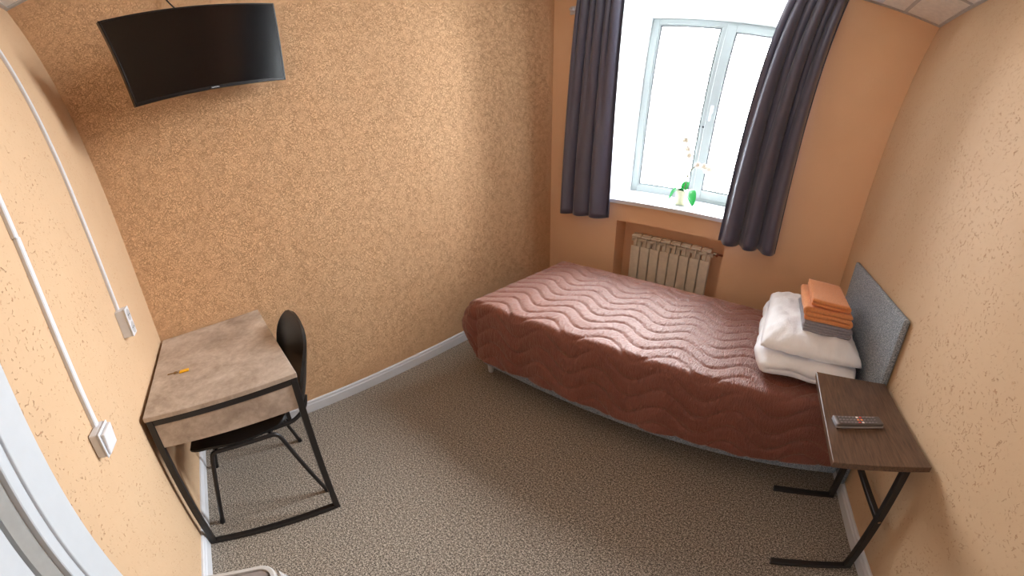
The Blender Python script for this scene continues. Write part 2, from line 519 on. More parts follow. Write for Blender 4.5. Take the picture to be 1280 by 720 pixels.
def ring_frame(x0, x1, z0, z1, w, y0, y1, bevel=0.004):
    bm = B()
    add_box(bm, (x0, y0, z0), (x0 + w, y1, z1), bevel, 1); add_box(bm, (x1 - w, y0, z0), (x1, y1, z1), bevel, 1)
    add_box(bm, (x0 + w, y0, z1 - w), (x1 - w, y1, z1), bevel, 1); add_box(bm, (x0 + w, y0, z0), (x1 - w, y1, z0 + w), bevel, 1)
    return bm
FZ0, FZ1 = 0.996, 2.845
bm = ring_frame(OX0, OX1, FZ0, FZ1, 0.062, YF, YF + 0.07)
add_box(bm, (1.024, YF, FZ0 + 0.06), (1.086, YF + 0.07, FZ1 - 0.06), 0.004, 1)
fr = obj('frame', bm, M['pvc'], win)
bm = ring_frame(0.478, 1.027, FZ0 + 0.058, FZ1 - 0.058, 0.022, YF + 0.012, YF + 0.045, 0.003)
obj('glazing_bead', bm, M['pvc'], win)
sash = obj('sash', ring_frame(1.058, OX1 - 0.03, FZ0 + 0.03, FZ1 - 0.03, 0.082, YF - 0.018, YF + 0.05, 0.005), M['pvc'], win)
obj('gasket', ring_frame(1.139, OX1 - 0.111, FZ0 + 0.111, FZ1 - 0.111, 0.011, YF - 0.010, YF + 0.03, 0), M['rubber'], sash)
obj('gasket', ring_frame(0.496, 1.009, FZ0 + 0.076, FZ1 - 0.076, 0.009, YF + 0.010, YF + 0.035, 0), M['rubber'], win)
obj('pane', box((0.498, YF + 0.024, FZ0 + 0.078), (1.007, YF + 0.030, FZ1 - 0.078)), M['glass'], win)
obj('pane', box((1.138, YF + 0.012, FZ0 + 0.11), (OX1 - 0.11, YF + 0.018, FZ1 - 0.11)), M['glass'], sash)
bm = B(); add_box(bm, (1.085, YF - 0.028, 1.86), (1.112, YF - 0.018, 1.94), 0.004, 2)
hd = obj('handle', bm, M['white'], sash)
bm = B(); add_box(bm, (1.09, YF - 0.062, 1.78), (1.108, YF - 0.046, 1.92), 0.005, 2); add_box(bm, (1.092, YF - 0.05, 1.893), (1.106, YF - 0.026, 1.91), 0.003, 1)
for f in bm.faces: pass
o2 = obj('handle_lever', bm, M['white'], win)
for x in (1.01, 1.045):
    bm = B(); add_lathe(bm, [(0.001, -0.006), (0.008, -0.006), (0.01, -0.003), (0.01, 0.0)], (x, YF, 1.72), 12, 'y'); obj('screw_cap', bm, M['rubber'], win)

# small white bracket beside the left curtain
bm = B(); add_box(bm, (0.14, D - 0.012, 2.60), (0.205, D, 2.685), 0.004, 2); add_box(bm, (0.155, D - 0.05, 2.63), (0.185, D - 0.012, 2.655), 0.003, 1)
tag(obj('curtain_bracket', bm, M['white']), 'small white bracket fixed to the wall beside the left curtain', 'bracket')

# ------------------------------------------------------------------ door
door = thing('door_1', 'white door with a grey rebate and a broad white casing', 'door', (DX0, 0, 0), kind='structure')
CW = 0.082
for a, b in (((1.362, 0, 0), (1.362 + CW, 0.014, 2.14)), ((DX1 - 0.004, 0, 0), (DX1 + CW - 0.004, 0.014, 2.14)), ((1.362 + CW, 0, DZ - 0.004), (DX1 - 0.004, 0.014, 2.14))):
    obj('casing', box(a, b, 0.003, 2), M['white_paint'], door)
for a, b in (((DX0, -0.1, 0), (DX0 + 0.030, 0.006, DZ)), ((DX1 - 0.034, -0.1, 0), (DX1, 0.006, DZ)), ((DX0 + 0.034, -0.1, DZ - 0.034), (DX1 - 0.034, 0.006, DZ))):
    obj('jamb', box(a, b, 0.002, 1), M['white_paint'], door)
for a, b in (((DX0 + 0.030, -0.1, 0), (DX0 + 0.072, -0.010, DZ - 0.034)), ((DX1 - 0.072, -0.1, 0), (DX1 - 0.034, -0.010, DZ - 0.034))):
    obj('door_stop', box(a, b), M['grey_trim'], door)
leaf = obj('door_leaf', box((DX0 + 0.076, -0.06, 0.008), (DX1 - 0.076, -0.016, DZ - 0.04), 0.003, 1), M['white_paint'], door)
bm = B(); add_lathe(bm, [(0.026, -0.03), (0.026, -0.022), (0.011, -0.02), (0.011, 0.02)], (DX1 - 0.11, 0, 1.0), 20, 'y')
add_tube(bm, [(DX1 - 0.11, 0.016, 1.0), (DX1 - 0.23, 0.016, 1.0)], 0.009, 10)
obj('door_handle', bm, M['chrome'], leaf, smooth=40)

# ------------------------------------------------------------------ cable trunking, socket, switch
def trunking(name, pieces, label):
    t = thing(name, label, 'cable trunking', ((pieces[0][0] + pieces[0][1]) / 2, 0, pieces[0][2]))
    for x0, x1, z0, z1, d in pieces:
        bm = B(); add_box(bm, (x0, 0, z0), (x1, d, z1), 0.0015, 1); add_box(bm, (x0 + 0.002, d, z0), (x1 - 0.002, d + 0.001, z1))
        obj('trunking_length', bm, M['white'], t)
trunking('cable_trunking', [(0.549, 0.569, 1.108, 1.595, 0.012), (0.546, 0.566, 1.595, H - 0.012, 0.012)], 'slim white cable trunking running down to the double socket')
trunking('cable_trunking', [(1.098, 1.118, 0.943, 1.462, 0.012), (1.103, 1.123, 1.462, H - 0.012, 0.012)], 'slim white cable trunking running down to the light switch')

s = thing('wall_socket', 'white double power socket box on the wall above the desk', 'socket', (0.57, 0, 1.0))
obj('back_box', box((0.541, 0, 1.003), (0.598, 0.038, 1.111), 0.003, 2), M['white'], s)
obj('face_plate', box((0.539, 0.038, 1.001), (0.600, 0.0445, 1.113), 0.003, 2), M['white'], s)
for z in (1.031, 1.083):
    bm = B(); add_lathe(bm, [(0.0225, 0.0445), (0.0225, 0.0455), (0.020, 0.0455), (0.019, 0.0452), (0.001, 0.0452)], (0.5695, 0, z), 20, 'y')
    well = obj('socket_well', bm, M['socket_grey'], s)
    for dx in (-0.0095, 0.0095):
        bm = B(); add_lathe(bm, [(0.003, 0.0452), (0.003, 0.046)], (0.5695 + dx, 0, z), 10, 'y'); obj('pin_hole', bm, M['rubber'], well)
s = thing('light_switch', 'white square light switch box at the end of its trunking', 'switch', (1.125, 0, 0.875))
obj('back_box', box((1.088, 0, 0.873), (1.162, 0.026, 0.946), 0.006, 3), M['white'], s)
bm = box((1.087, 0.026, 0.872), (1.163, 0.031, 0.947), 0.003, 2); obj('face_plate', bm, M['white'], s)
bm = box((1.093, 0.031, 0.878), (1.157, 0.040, 0.941), 0.003, 2)
for v in bm.verts:
    if v.co.y > 0.036: v.co.y += (v.co.z - 0.91) * 0.09
obj('rocker', bm, M['white'], s)

# ------------------------------------------------------------------ television
TVW, TVH = 0.73, 0.427
u_yaw, u_tilt, u_roll = radians(19.2), radians(16.18), radians(1.474)
n0 = Vector((cos(u_yaw), sin(u_yaw), 0)); u0 = Vector((-sin(u_yaw), cos(u_yaw), 0)); v0 = Vector((0, 0, 1))
v2 = v0 * cos(u_tilt) + n0 * sin(u_tilt); n2 = n0 * cos(u_tilt) - v0 * sin(u_tilt)
uu = u0 * cos(u_roll) + v2 * sin(u_roll); vv = v2 * cos(u_roll) - u0 * sin(u_roll)
R_tv = Matrix((uu, vv, uu.cross(vv))).transposed()      # local x = right, y = up, z = out of the screen
TVC = Vector((0.254, 0.6955, 2.0943))
tv = thing('television', 'slim black flat television tilted down on a wall arm', 'television', TVC, R_tv)
def tvo(name, bm, mat, parent=tv, **kw): return obj(name, bm, mat, parent, world=False, **kw)
w2, h2 = TVW / 2, TVH / 2
tvo('screen', box((-w2 + 0.009, -h2 + 0.017, -0.004), (w2 - 0.009, h2 - 0.009, -0.0015)), M['tv_screen'])
bm = B()
add_box(bm, (-w2, -h2, -0.028), (-w2 + 0.009, h2, 0), 0.0015, 1); add_box(bm, (w2 - 0.009, -h2, -0.028), (w2, h2, 0), 0.0015, 1)
add_box(bm, (-w2 + 0.009, h2 - 0.009, -0.028), (w2 - 0.009, h2, 0), 0.0015, 1); add_box(bm, (-w2 + 0.009, -h2, -0.028), (w2 - 0.009, -h2 + 0.017, 0), 0.0015, 1)
bez = tvo('bezel', bm, M['tv_body'])
bm = box((-w2 + 0.004, -h2 + 0.004, -0.03), (w2 - 0.004, h2 - 0.004, -0.006)); tvo('back_cover', bm, M['black_plastic'])
bm = box((-0.25, -0.19, -0.062), (0.25, 0.06, -0.03), 0.012, 2); tvo('rear_housing', bm, M['black_plastic'])
# printed maker's name on the lower bezel
fc = bpy.data.curves.new('brand_lettering', 'FONT'); fc.body = 'SAMSUNG'; fc.size = 0.0075; fc.align_x = 'CENTER'; fc.align_y = 'CENTER'; fc.extrude = 0.0002; fc.space_character = 1.12
fo = bpy.data.objects.new('lettering_source', fc); COL.objects.link(fo)
dg = bpy.context.evaluated_depsgraph_get()
lme = bpy.data.meshes.new_from_object(fo.evaluated_get(dg)); bpy.data.objects.remove(fo)
lme.materials.clear(); lme.materials.append(M['logo'])
lo = bpy.data.objects.new('brand_lettering', lme); COL.objects.link(lo); lo.parent = bez; lo.location = (0, -h2 + 0.0085, 0.0003)
lo['label'] = 'small silver maker name lettering'
# arm to the wall
mount = thing('wall_mount', 'black steel swing arm holding the television to the wall', 'wall mount', (0, 0.78, 2.08))
back = TVC + R_tv @ Vector((0, -0.03, -0.063))
obj('wall_plate', box((0, 0.74, 1.98), (0.012, 0.82, 2.16), 0.002, 1), M['black_metal'], mount)
obj('arm', tube(fillet([(0.012, 0.78, 2.07), (0.07, 0.80, 2.07), back - R_tv @ Vector((0, 0, 0.012))], 0.03), 0.016, 10), M['black_metal'], mount)
bm = box((-0.06, -0.09, -0.075), (0.06, 0.03, -0.0625), 0.002, 1); bm.transform(WM[tv.name]); obj('mounting_bracket', bm, M['black_metal'], mount)
top = TVC + R_tv @ Vector((0.10, h2 - 0.05, -0.045))
pts = [top, top + Vector((-0.02, 0.0, 0.08)), Vector((0.05, 0.70, 2.42)), Vector((0.012, 0.68, 2.55)), Vector((0.01, 0.66, H - 0.014))]
tag(obj('power_cable', tube(fillet(pts, 0.06), 0.004, 8), M['cable'], smooth=True), 'thin black cable rising from behind the television to the ceiling', 'cable')

# ------------------------------------------------------------------ desk
DZT, DX, DY0, DY1 = 0.76, 0.80, 0.016, 0.567
desk = thing('desk', 'small desk with concrete-look top on a black steel frame', 'desk', (0.4, 0.29, 0))
obj('desktop', box((0.016, DY0, DZT - 0.02), (DX, DY1, DZT), 0.002, 1), M['laminate'], desk)
LW = 0.024
lx0, lx1, ly0, ly1 = 0.035, DX - 0.014, DY0 + 0.016, DY1 - 0.014
for x in (lx0, lx1):
    for y in (ly0, ly1): obj('leg', bar((x, y, 0), (x, y, DZT - 0.02), LW), M['black_metal'], desk)
    obj('floor_bar', bar((x, ly0 + LW / 2, LW / 2), (x, ly1 - LW / 2, LW / 2), LW), M['black_metal'], desk)
    obj('top_rail', bar((x, ly0 + LW / 2, DZT - 0.02 - LW / 2), (x, ly1 - LW / 2, DZT - 0.02 - LW / 2), LW), M['black_metal'], desk)
for y in (ly0, ly1): obj('top_rail', bar((lx0 + LW / 2, y, DZT - 0.02 - LW / 2), (lx1 - LW / 2, y, DZT - 0.02 - LW / 2), LW), M['black_metal'], desk)
PZ0, PZ1 = 0.612, DZT - 0.02 - LW
for x in (lx0, lx1): obj('side_panel', box((x - 0.008, ly0 + LW / 2, PZ0), (x + 0.008, ly1 - LW / 2, PZ1), 0.001, 1), M['laminate'], desk)
obj('back_panel', box((lx0 + 0.012, ly0 - 0.006, PZ0), (lx1 - 0.012, ly0 + 0.008, PZ1)), M['laminate'], desk)
obj('drawer_front', box((lx0 + 0.014, ly1 - 0.008, PZ0), (lx1 - 0.014, ly1 + 0.008, PZ1), 0.001, 1), M['laminate'], desk)
obj('drawer_bottom', box((lx0 + 0.01, ly0 + 0.01, PZ0 + 0.004), (lx1 - 0.01, ly1 - 0.01, PZ0 + 0.012)), M['laminate'], desk)

# room key with yellow tag
kz = DZT
key = thing('room_key', 'metal key on a ring with a yellow plastic tag on the desk', 'key', (0.485, 0.14, kz))
bm = B(); add_box(bm, (0.487, 0.138, kz + 0.001), (0.510, 0.180, kz + 0.006), 0.002, 2)
obj('tag', bm, M['yellow'], key)
bm = B(); ring = [(0.495 + 0.0085 * cos(a), 0.131 + 0.0085 * sin(a), kz + 0.004 + 0.002 * sin(a)) for a in [2 * pi * i / 18 for i in range(19)]]
add_tube(bm, ring, 0.0009, 6); obj('split_ring', bm, M['chrome'], key, smooth=True)
bm = B(); add_lathe(bm, [(0.0105, 0.001), (0.0105, 0.0032)], (0.489, 0.120, kz), 20)
obj('key_bow', bm, M['brass'], key)
bm = B(); add_box(bm, (0.4845, 0.084, kz + 0.001), (0.4905, 0.112, kz + 0.003))
for i in range(4): add_box(bm, (0.482, 0.088 + 0.005 * i, kz + 0.001), (0.4846, 0.0905 + 0.005 * i, kz + 0.003))
obj('key_blade', bm, M['brass'], key)

# ------------------------------------------------------------------ chair
chair = thing('chair', 'black plastic chair on thin black tube legs pushed under the desk', 'chair', (0.47, 0.33, 0))
CX = 0.457
def lerp(a, b, t): return a + (b - a) * t
# seat pan: curved shell with rolled front edge and turned-up sides
def seat_fn(u, v):
    a = (u - 0.5) * 2; y = lerp(0.075, 0.50, v)
    half = 0.205 - 0.02 * abs(v - 0.5) * 2
    rnd = max(0, abs(v - 0.5) * 2 - 0.72) / 0.28
    half *= math.sqrt(max(0.0, 1 - 0.35 * rnd * rnd))
    z = 0.452 + 0.014 * a * a - 0.012 * sin(pi * v) - 0.03 * max(0, (0.22 - v) / 0.22) ** 2 + 0.012 * max(0, (v - 0.8) / 0.2) ** 2
    return Vector((CX + a * half, y, z))
def shell(fn, nu, nv, th, name, mat, parent):
    bm = B(); add_grid(bm, nu, nv, fn)
    bmesh.ops.recalc_face_normals(bm, faces=bm.faces)
    bmesh.ops.solidify(bm, geom=bm.faces[:], thickness=th)
    return obj(name, bm, mat, parent, smooth=50)
shell(seat_fn, 20, 20, 0.010, 'seat', M['black_plastic'], chair)
# backrest: wings wrap forward, rounded top
def back_fn(u, v):
    a = (u - 0.5) * 2
    zt = 0.835; zb = 0.49
    half = 0.245 * (1 - 0.30 * (1 - v) ** 1.6)
    top = max(0.0, (v - 0.30) / 0.70); k = math.sqrt(max(0.02, 1 - 0.90 * top ** 3.6))
    bot = max(0.0, (0.25 - v) / 0.25); k *= math.sqrt(max(0.05, 1 - 0.4 * bot ** 2))
    z = lerp(zb, zt, v) - 0.012 * a * a * v
    y = 0.603 + 0.080 * v ** 0.8 - 0.010 * (a * k) ** 2 - 0.034 * (a * k) ** 6
    return Vector((CX + a * half * k, y, z))
shell(back_fn, 36, 24, 0.013, 'backrest', M['black_plastic'], chair)
TR = 0.0095
for sx in (-1, 1):
    X0 = CX + sx * 0.15; X1 = CX + sx * 0.205; XF = CX + sx * 0.215
    front_top, rear_top = Vector((X1, 0.165, 0.432)), Vector((X1, 0.430, 0.432))
    leg = obj('leg', tube([(XF, 0.075, 0.004), (X1, 0.158, 0.400)], TR, 10), M['black_metal'], chair, smooth=True)
    obj('foot_cap', tube([(XF, 0.074, 0.0), (XF, 0.078, 0.02)], TR + 0.002, 10), M['black_plastic'], leg, smooth=True)
    leg = obj('leg', tube([(XF, 0.553, 0.004), (X1, 0.452, 0.398)], TR, 10), M['black_metal'], chair, smooth=True)
    obj('foot_cap', tube([(XF, 0.554, 0.0), (XF, 0.55, 0.02)], TR + 0.002, 10), M['black_plastic'], leg, smooth=True)
    obj('side_rail', tube(fillet([(X1, 0.158, 0.398), (X1, 0.168, 0.436), (X1, 0.437, 0.436), (X1, 0.453, 0.396)], 0.035), TR, 10), M['black_metal'], chair, smooth=True)
    obj('back_post', tube(fillet([(X0, 0.30, 0.425), (X0, 0.53, 0.425), (CX + sx * 0.13, 0.592, 0.460), (CX + sx * 0.125, 0.606, 0.515)], 0.05), TR, 10), M['black_metal'], chair, smooth=True)
for y in (0.185, 0.415):
    obj('cross_bar', tube([(CX - 0.195, y, 0.428), (CX + 0.195, y, 0.428)], TR * 0.9, 10), M['black_metal'], chair, smooth=True)
    for sx in (-1, 1): obj('seat_bracket', box((CX + sx * 0.15 - 0.014, y - 0.014, 0.418), (CX + sx * 0.15 + 0.014, y + 0.014, 0.444), 0.003, 1), M['black_plastic'], chair)

# ------------------------------------------------------------------ bed
bed = thing('bed', 'single bed with grey upholstered base and tall grey headboard', 'bed', (1.42, 2.2, 0))
BX0, BX1, BY0, BY1 = 0.42, 2.462, 1.735, 2.655
obj('bed_base', box((BX0, BY0, 0.075), (BX1, BY1, 0.30), 0.02, 3), M['upholstery'], bed, smooth=40)
obj('mattress', box((BX0 + 0.005, BY0 + 0.005, 0.30), (BX1, BY1 - 0.005, 0.505), 0.05, 4), M['linen'], bed, smooth=40)
bm = B(); add_box(bm, (2.466, 1.667, 0.075), (2.497, 2.68, 0.995), 0.012, 3)
hb = obj('headboard', bm, M['upholstery'], bed, smooth=40)
for x, dy in ((BX0 + 0.03, 0.05), (BX1 - 0.3, 0.30)):
    for y in (BY0 + dy, BY1 - dy):
        bm = B(); add_lathe(bm, [(0.016, 0.0), (0.018, 0.002), (0.024, 0.076)], (x, y, 0), 14); obj('leg', bm, M['bin_rim'], bed, smooth=40)

# bedspread: draped and wave-quilted
SX0, SX1, SY0, SY1, SZ = 0.445, 2.455, 1.735, 2.64, 0.522   # where the top starts to roll over
R0 = 0.036; NL = 42
def hang(d, flare):
    """distance along the cloth past the edge -> (outward, downward)"""
    q = R0 * pi / 2
    if d < q: a = d / R0; return R0 * sin(a), R0 * (1 - cos(a))
    return R0 + flare * (d - q), R0 + (d - q) * 0.99
LAM, AMP, SP = 0.333, 0.046, 0.095
def quilt_h(s, t):
    ph = (t - 1.835 - AMP * sin(2 * pi * (s - 0.502) / LAM)) / SP
    sl = AMP * 2 * pi / LAM * cos(2 * pi * (s - 0.502) / LAM)
    d = abs(ph - round(ph)) * SP / math.sqrt(1 + sl * sl)      # distance to the nearest stitch line
    return 0.0095 * (1 - exp(-(d / 0.0085) ** 1.1)) + 0.0020 * noise.noise(Vector((s * 60, t * 24, 1.3))) * min(1, d / 0.02) + 0.003 * noise.noise(Vector((s * 6, t * 6, 4.0)))
step = 0.007
LMAX_F, LMAX_N, LMAX_B = 0.365, 0.385, 0.36
nf = int(LMAX_F / step); nn = int(LMAX_N / step); nx = int((SX1 - SX0) / step); ny = int((SY1 - SY0) / step); nb = 14
def cloth(i, j):
    """i: <0 foot overhang level, 0..nx top;  j: <0 near overhang, 0..ny top, >ny far overhang"""
    df = max(0, -i) * step; dn = max(0, -j) * step; db = max(0, j - ny) * (LMAX_B / nb)
    s = SX0 + i * step if i < 0 else SX0 + (SX1 - SX0) * i / nx
    t = SY0 + j * step if j < 0 else (SY0 + (SY1 - SY0) * min(j, ny) / ny + db)
    x = SX0 if i < 0 else s
    y = SY0 if j < 0 else min(t, SY1)
    z = SZ + 0.006 * noise.noise(Vector((s * 2.2, t * 2.2, 0)))
    side = dn if dn > 0 else db
    dirx = 0; diry = 0
    if df > 0 and side > 0:
        m = max(df, side); fa = (side / df * 0.5) if df >= side else (1 - df / side * 0.5)
        th = fa * pi / 2
        o, dwn = hang(m, 0.05)
        wob = (0.085 * cos(th) ** 2 + 0.02 * sin(2 * th)) * sin(pi * min(1, m / 0.40)) - 0.035 * exp(-((th - 0.62) / 0.16) ** 2) * min(1, m / 0.2)
        o += wob
        dwn -= 0.05 * sin(2 * th) * (m / 0.38) ** 2
        x -= o * cos(th); y += (-1 if dn > 0 else 1) * o * sin(th); z -= dwn
    elif df > 0:
        o, dwn = hang(df, 0.06)
        o += 0.012 * sin(t * 17 + 1) * (df / 0.36) ** 1.3 + 0.07 * sin(pi * min(1, df / 0.40)) * max(0, 1 - (t - SY0) / 0.5)
        x -= o; z -= dwn
    elif side > 0:
        o, dwn = hang(side, 0.03 * max(0.0, min(1, (2.25 - s) / 0.3)))
        fade = max(0.0, min(1, (2.15 - s) / 0.2))
        o += fade * (0.010 * sin(s * 13 + 0.5) + 0.006 * sin(s * 29)) * (side / 0.36) ** 1.5
        z -= dwn
        if dn > 0: z += 0.022 * (side / 0.385) * noise.noise(Vector((s * 2.5, 0, 7))) + 0.02 * (side / .385) * max(0, (s - 2.15) / 0.3)
        y += (-1 if dn > 0 else 1) * o
    return Vector((x, y, z)), s, t
bm = B()
I = list(range(-nf, nx + 1)); J = list(range(-nn, ny + nb + 1))
grid = []; hs = {}
for i in I:
    row = []
    for j in J:
        p, s_, t_ = cloth(i, j); v = bm.verts.new(p); hs[v] = quilt_h(s_, t_); row.append(v)
    grid.append(row)
for a in range(len(I) - 1):
    for b in range(len(J) - 1):
        bm.faces.new((grid[a][b], grid[a + 1][b], grid[a + 1][b + 1], grid[a][b + 1]))
bm.normal_update()
mid = grid[nf + nx // 2][nn + ny // 2]
sg = 1 if mid.normal.z > 0 else -1
nrm = {v: v.normal.copy() * sg for v in hs}
for v, h in hs.items():
    v.co += nrm[v] * h
bmesh.ops.remove_doubles(bm, verts=bm.verts, dist=1e-6)
spread = obj('bedspread', bm, M['quilt'], smooth='all')
md = spread.modifiers.new('thickness', 'SOLIDIFY'); md.thickness = 0.006; md.offset = -1
tag(spread, 'brown wave-quilted bedspread draped over the bed', 'bedspread')

# ------------------------------------------------------------------ folded bedding
def folded(name, path, th, y0, y1, mat, seg=10, puff=0.0, wob=0.0, seed=0.0, ny=18, round_end=0.0, smooth='all', yfn=None):
    """a cloth folded in the x-z plane (path is its centre line), carried along y"""
    path = [Vector((p[0], 0, p[1])) for p in path]
    left, right = [], []
    for i, p in enumerate(path):
        t = (path[min(i + 1, len(path) - 1)] - path[max(i - 1, 0)]).normalized()
        n = Vector((-t.z, 0, t.x)); left.append(p + n * th / 2); right.append(p - n * th / 2)
    # rounded cloth ends
    def cap(p, a, b, t):
        c = (a + b) / 2; r = (a - b).length / 2; e1 = (a - b).normalized(); return [c + (e1 * cos(k) + t * sin(k)) * r for k in (pi / 6, pi / 3, pi / 2, 2 * pi / 3, 5 * pi / 6)]
    t1 = (path[-1] - path[-2]).normalized(); t0 = (path[0] - path[1]).normalized()
    loop = left + cap(None, left[-1], right[-1], t1) + right[::-1] + cap(None, right[0], left[0], t0)
    cen = sum(loop, Vector()) / len(loop)
    bm = B(); rings = []
    for k in range(ny + 1):
        f = k / ny; y = lerp(y0, y1, f)
        e = min(f, 1 - f) * (abs(y1 - y0)) ; sh = 0.0
        if round_end > 0 and e < round_end: sh = 1 - math.sqrt(max(0, 1 - (1 - e / round_end) ** 2))
        ring = []
        for m, q in enumerate(loop):
            d = (q - cen)
            pos = Vector((q.x - d.x * sh * 0.12, y, q.z - d.z * sh * 0.45))
            if wob:
                nz = noise.noise_vector(Vector((pos.x * 9 + seed, pos.y * 9, pos.z * 14)))
                pos += Vector((nz.x, nz.y * 0.7, nz.z * 0.7)) * wob
            ring.append(bm.verts.new(pos))
        rings.append(ring)
    L = len(loop)
    for a, b in zip(rings, rings[1:]):
        for m in range(L): bm.faces.new((a[m], a[(m + 1) % L], b[(m + 1) % L], b[m]))
    nl = len(left); nc = 5
    for ring, flip in ((rings[0], False), (rings[-1], True)):
        fs = []
        for m in range(nl - 1):
            rr = lambda mm: ring[nl + nc + (nl - 1 - mm)]
            fs.append((ring[m], ring[m + 1], rr(m + 1), rr(m)))
        fs.append(tuple([ring[nl - 1]] + ring[nl:nl + nc] + [ring[nl + nc]]))
        fs.append(tuple([ring[nl + nc + nl - 1]] + ring[nl + nc + nl:] + [ring[0]]))
        for f in fs: bm.faces.new(f[::-1] if flip else f)
    return obj(name, bm, mat, smooth=smooth)

def serpent(x0, x1, z0, n, gap, first_right=True, narr=0.0, npts=10, sag=0.0):
    """n layers going back and forth between x0 and x1, stacked from z0 up"""
    pts = []; right = first_right
    for k in range(n):
        a, b = (x0 + narr * k, x1 - narr * k) if right else (x1 - narr * k, x0 + narr * k)
        z = z0 + gap * k
        for j in range(npts + 1):
            f = j / npts; pts.append((lerp(a, b, f), z + sag * sin(pi * f)))
        if k < n - 1:
            r = gap / 2; s = 1 if right else -1
            for j in range(1, 6):
                a2 = -pi / 2 + pi * j / 6
                pts.append((b + s * r * cos(a2) * 1.0, z + r + r * sin(a2)))
        right = not right
    return pts

ztop = SZ + 0.014
dv = folded('duvet', serpent(1.985, 2.40, ztop + 0.034, 2, 0.046, False, 0.0, 12), 0.041, 1.80, 2.60, M['linen'], wob=0.022, seed=2, ny=44, round_end=0.10)
tag(dv, 'thick white duvet folded on the bed against the headboard', 'duvet')

def pillow(name, cx, cy, cz, lx, ly, th, rotz, mat, seed, tiltx=0.0, tilty=0.0):
    bm = B(); n = 44
    tops = {}
    for sgn in (1, -1):
        for i in range(n + 1):
            for j in range(n + 1):
                a, b = (i / n) * 2 - 1, (j / n) * 2 - 1
                prof = max(0.0, (1 - abs(a) ** 3.2) * (1 - abs(b) ** 3.2)) ** 0.46
                pin = 1 - 0.045 * (1 - abs(a) ** 2) * abs(b) ** 3
                pin2 = 1 - 0.045 * (1 - abs(b) ** 2) * abs(a) ** 3
                cr = 1 - 0.055 * (a * b) ** 4
                x, y = a * lx / 2 * pin2 * cr, b * ly / 2 * pin * cr
                wr = noise.noise(Vector((x * 11 + seed, y * 11, sgn))) * 0.012 + noise.noise(Vector((x * 26, y * 18 + seed, sgn))) * 0.005
                dd = max(abs(a), abs(b)); z = sgn * th / 2 * prof + 1.5 * wr * prof ** 0.5 - 0.030 * dd ** 5
                tops[(sgn, i, j)] = (x, y, z)
    rot = Matrix.Rotation(rotz, 3, 'Z') @ Matrix.Rotation(tiltx, 3, 'X') @ Matrix.Rotation(tilty, 3, 'Y')
    vs = {}
    for k, p in tops.items(): vs[k] = bm.verts.new(Vector((cx, cy, cz)) + rot @ Vector(p))
    for sgn in (1, -1):
        for i in range(n):
            for j in range(n):
                f = [vs[(sgn, i, j)], vs[(sgn, i + 1, j)], vs[(sgn, i + 1, j + 1)], vs[(sgn, i, j + 1)]]
                bm.faces.new(f if sgn > 0 else f[::-1])
    bmesh.ops.remove_doubles(bm, verts=bm.verts, dist=1e-4)
    return obj(name, bm, mat, smooth='all')
pw = pillow('pillow', 2.205, 2.235, 0.690, 0.51, 0.80, 0.10, radians(-2), M['linen'], 3.1)
tag(pw, 'soft white pillow lying on top of the folded duvet', 'pillow')

tz = 0.730
tg = folded('towel', serpent(2.135, 2.365, tz + 0.006, 4, 0.0135, True, 0.0, 8), 0.0105, 1.98, 2.36, M['towel_grey'], wob=0.004, seed=5, ny=16)
tag(tg, 'folded grey terry towel lying under the orange towel', 'towel', 'folded towels on the pillow')
to = folded('towel', serpent(2.135, 2.35, tz + 0.0555 + 0.009, 3, 0.022, True, 0.0, 8), 0.0175, 1.985, 2.37, M['towel_orange'], wob=0.006, seed=8, ny=16)
tag(to, 'broad folded orange terry towel lying on the grey towel', 'towel', 'folded towels on the pillow')
t3 = folded('towel', serpent(2.155, 2.33, tz + 0.0555 + 0.066 + 0.008, 2, 0.017, True, 0.0, 8), 0.0135, 2.01, 2.37, M['towel_orange'], wob=0.005, seed=11, ny=16)
tag(t3, 'smaller folded orange terry towel on top of the towel stack', 'towel', 'folded towels on the pillow')

# ------------------------------------------------------------------ bedside table (C-shaped)
nt = thing('side_table', 'narrow dark wood side table on a black C-shaped steel frame', 'table', (2.4, 1.42, 0))
TX0, TX1, TY0, TY1, TZ = 2.182, 2.482, 1.152, 1.664, 0.70
obj('table_top', box((TX0, TY0, TZ - 0.022), (TX1, TY1, TZ), 0.0015, 1), M['wenge'], nt)
for y in (1.222, 1.650):
    obj('foot_bar', bar((2.178, y, 0.010), (2.463, y, 0.010), 0.026, 0.020), M['black_metal'], nt)
    obj('upright', bar((2.449, y, 0.020), (2.449, y, TZ - 0.022), 0.026), M['black_metal'], nt)
    obj('arm', bar((2.20, y, TZ - 0.034), (2.436, y, TZ - 0.034), 0.026, 0.024), M['black_metal'], nt)
obj('cross_bar', bar((2.449, 1.235, 0.355), (2.449, 1.637, 0.355), 0.022), M['black_metal'], nt)
bm = B(); add_lathe(bm, [(0.001, 0), (0.006, 0), (0.006, 0.003), (0.001, 0.004)], (2.449, 1.205, 0.355), 12, 'y'); obj('bolt', bm, M['chrome'], nt)

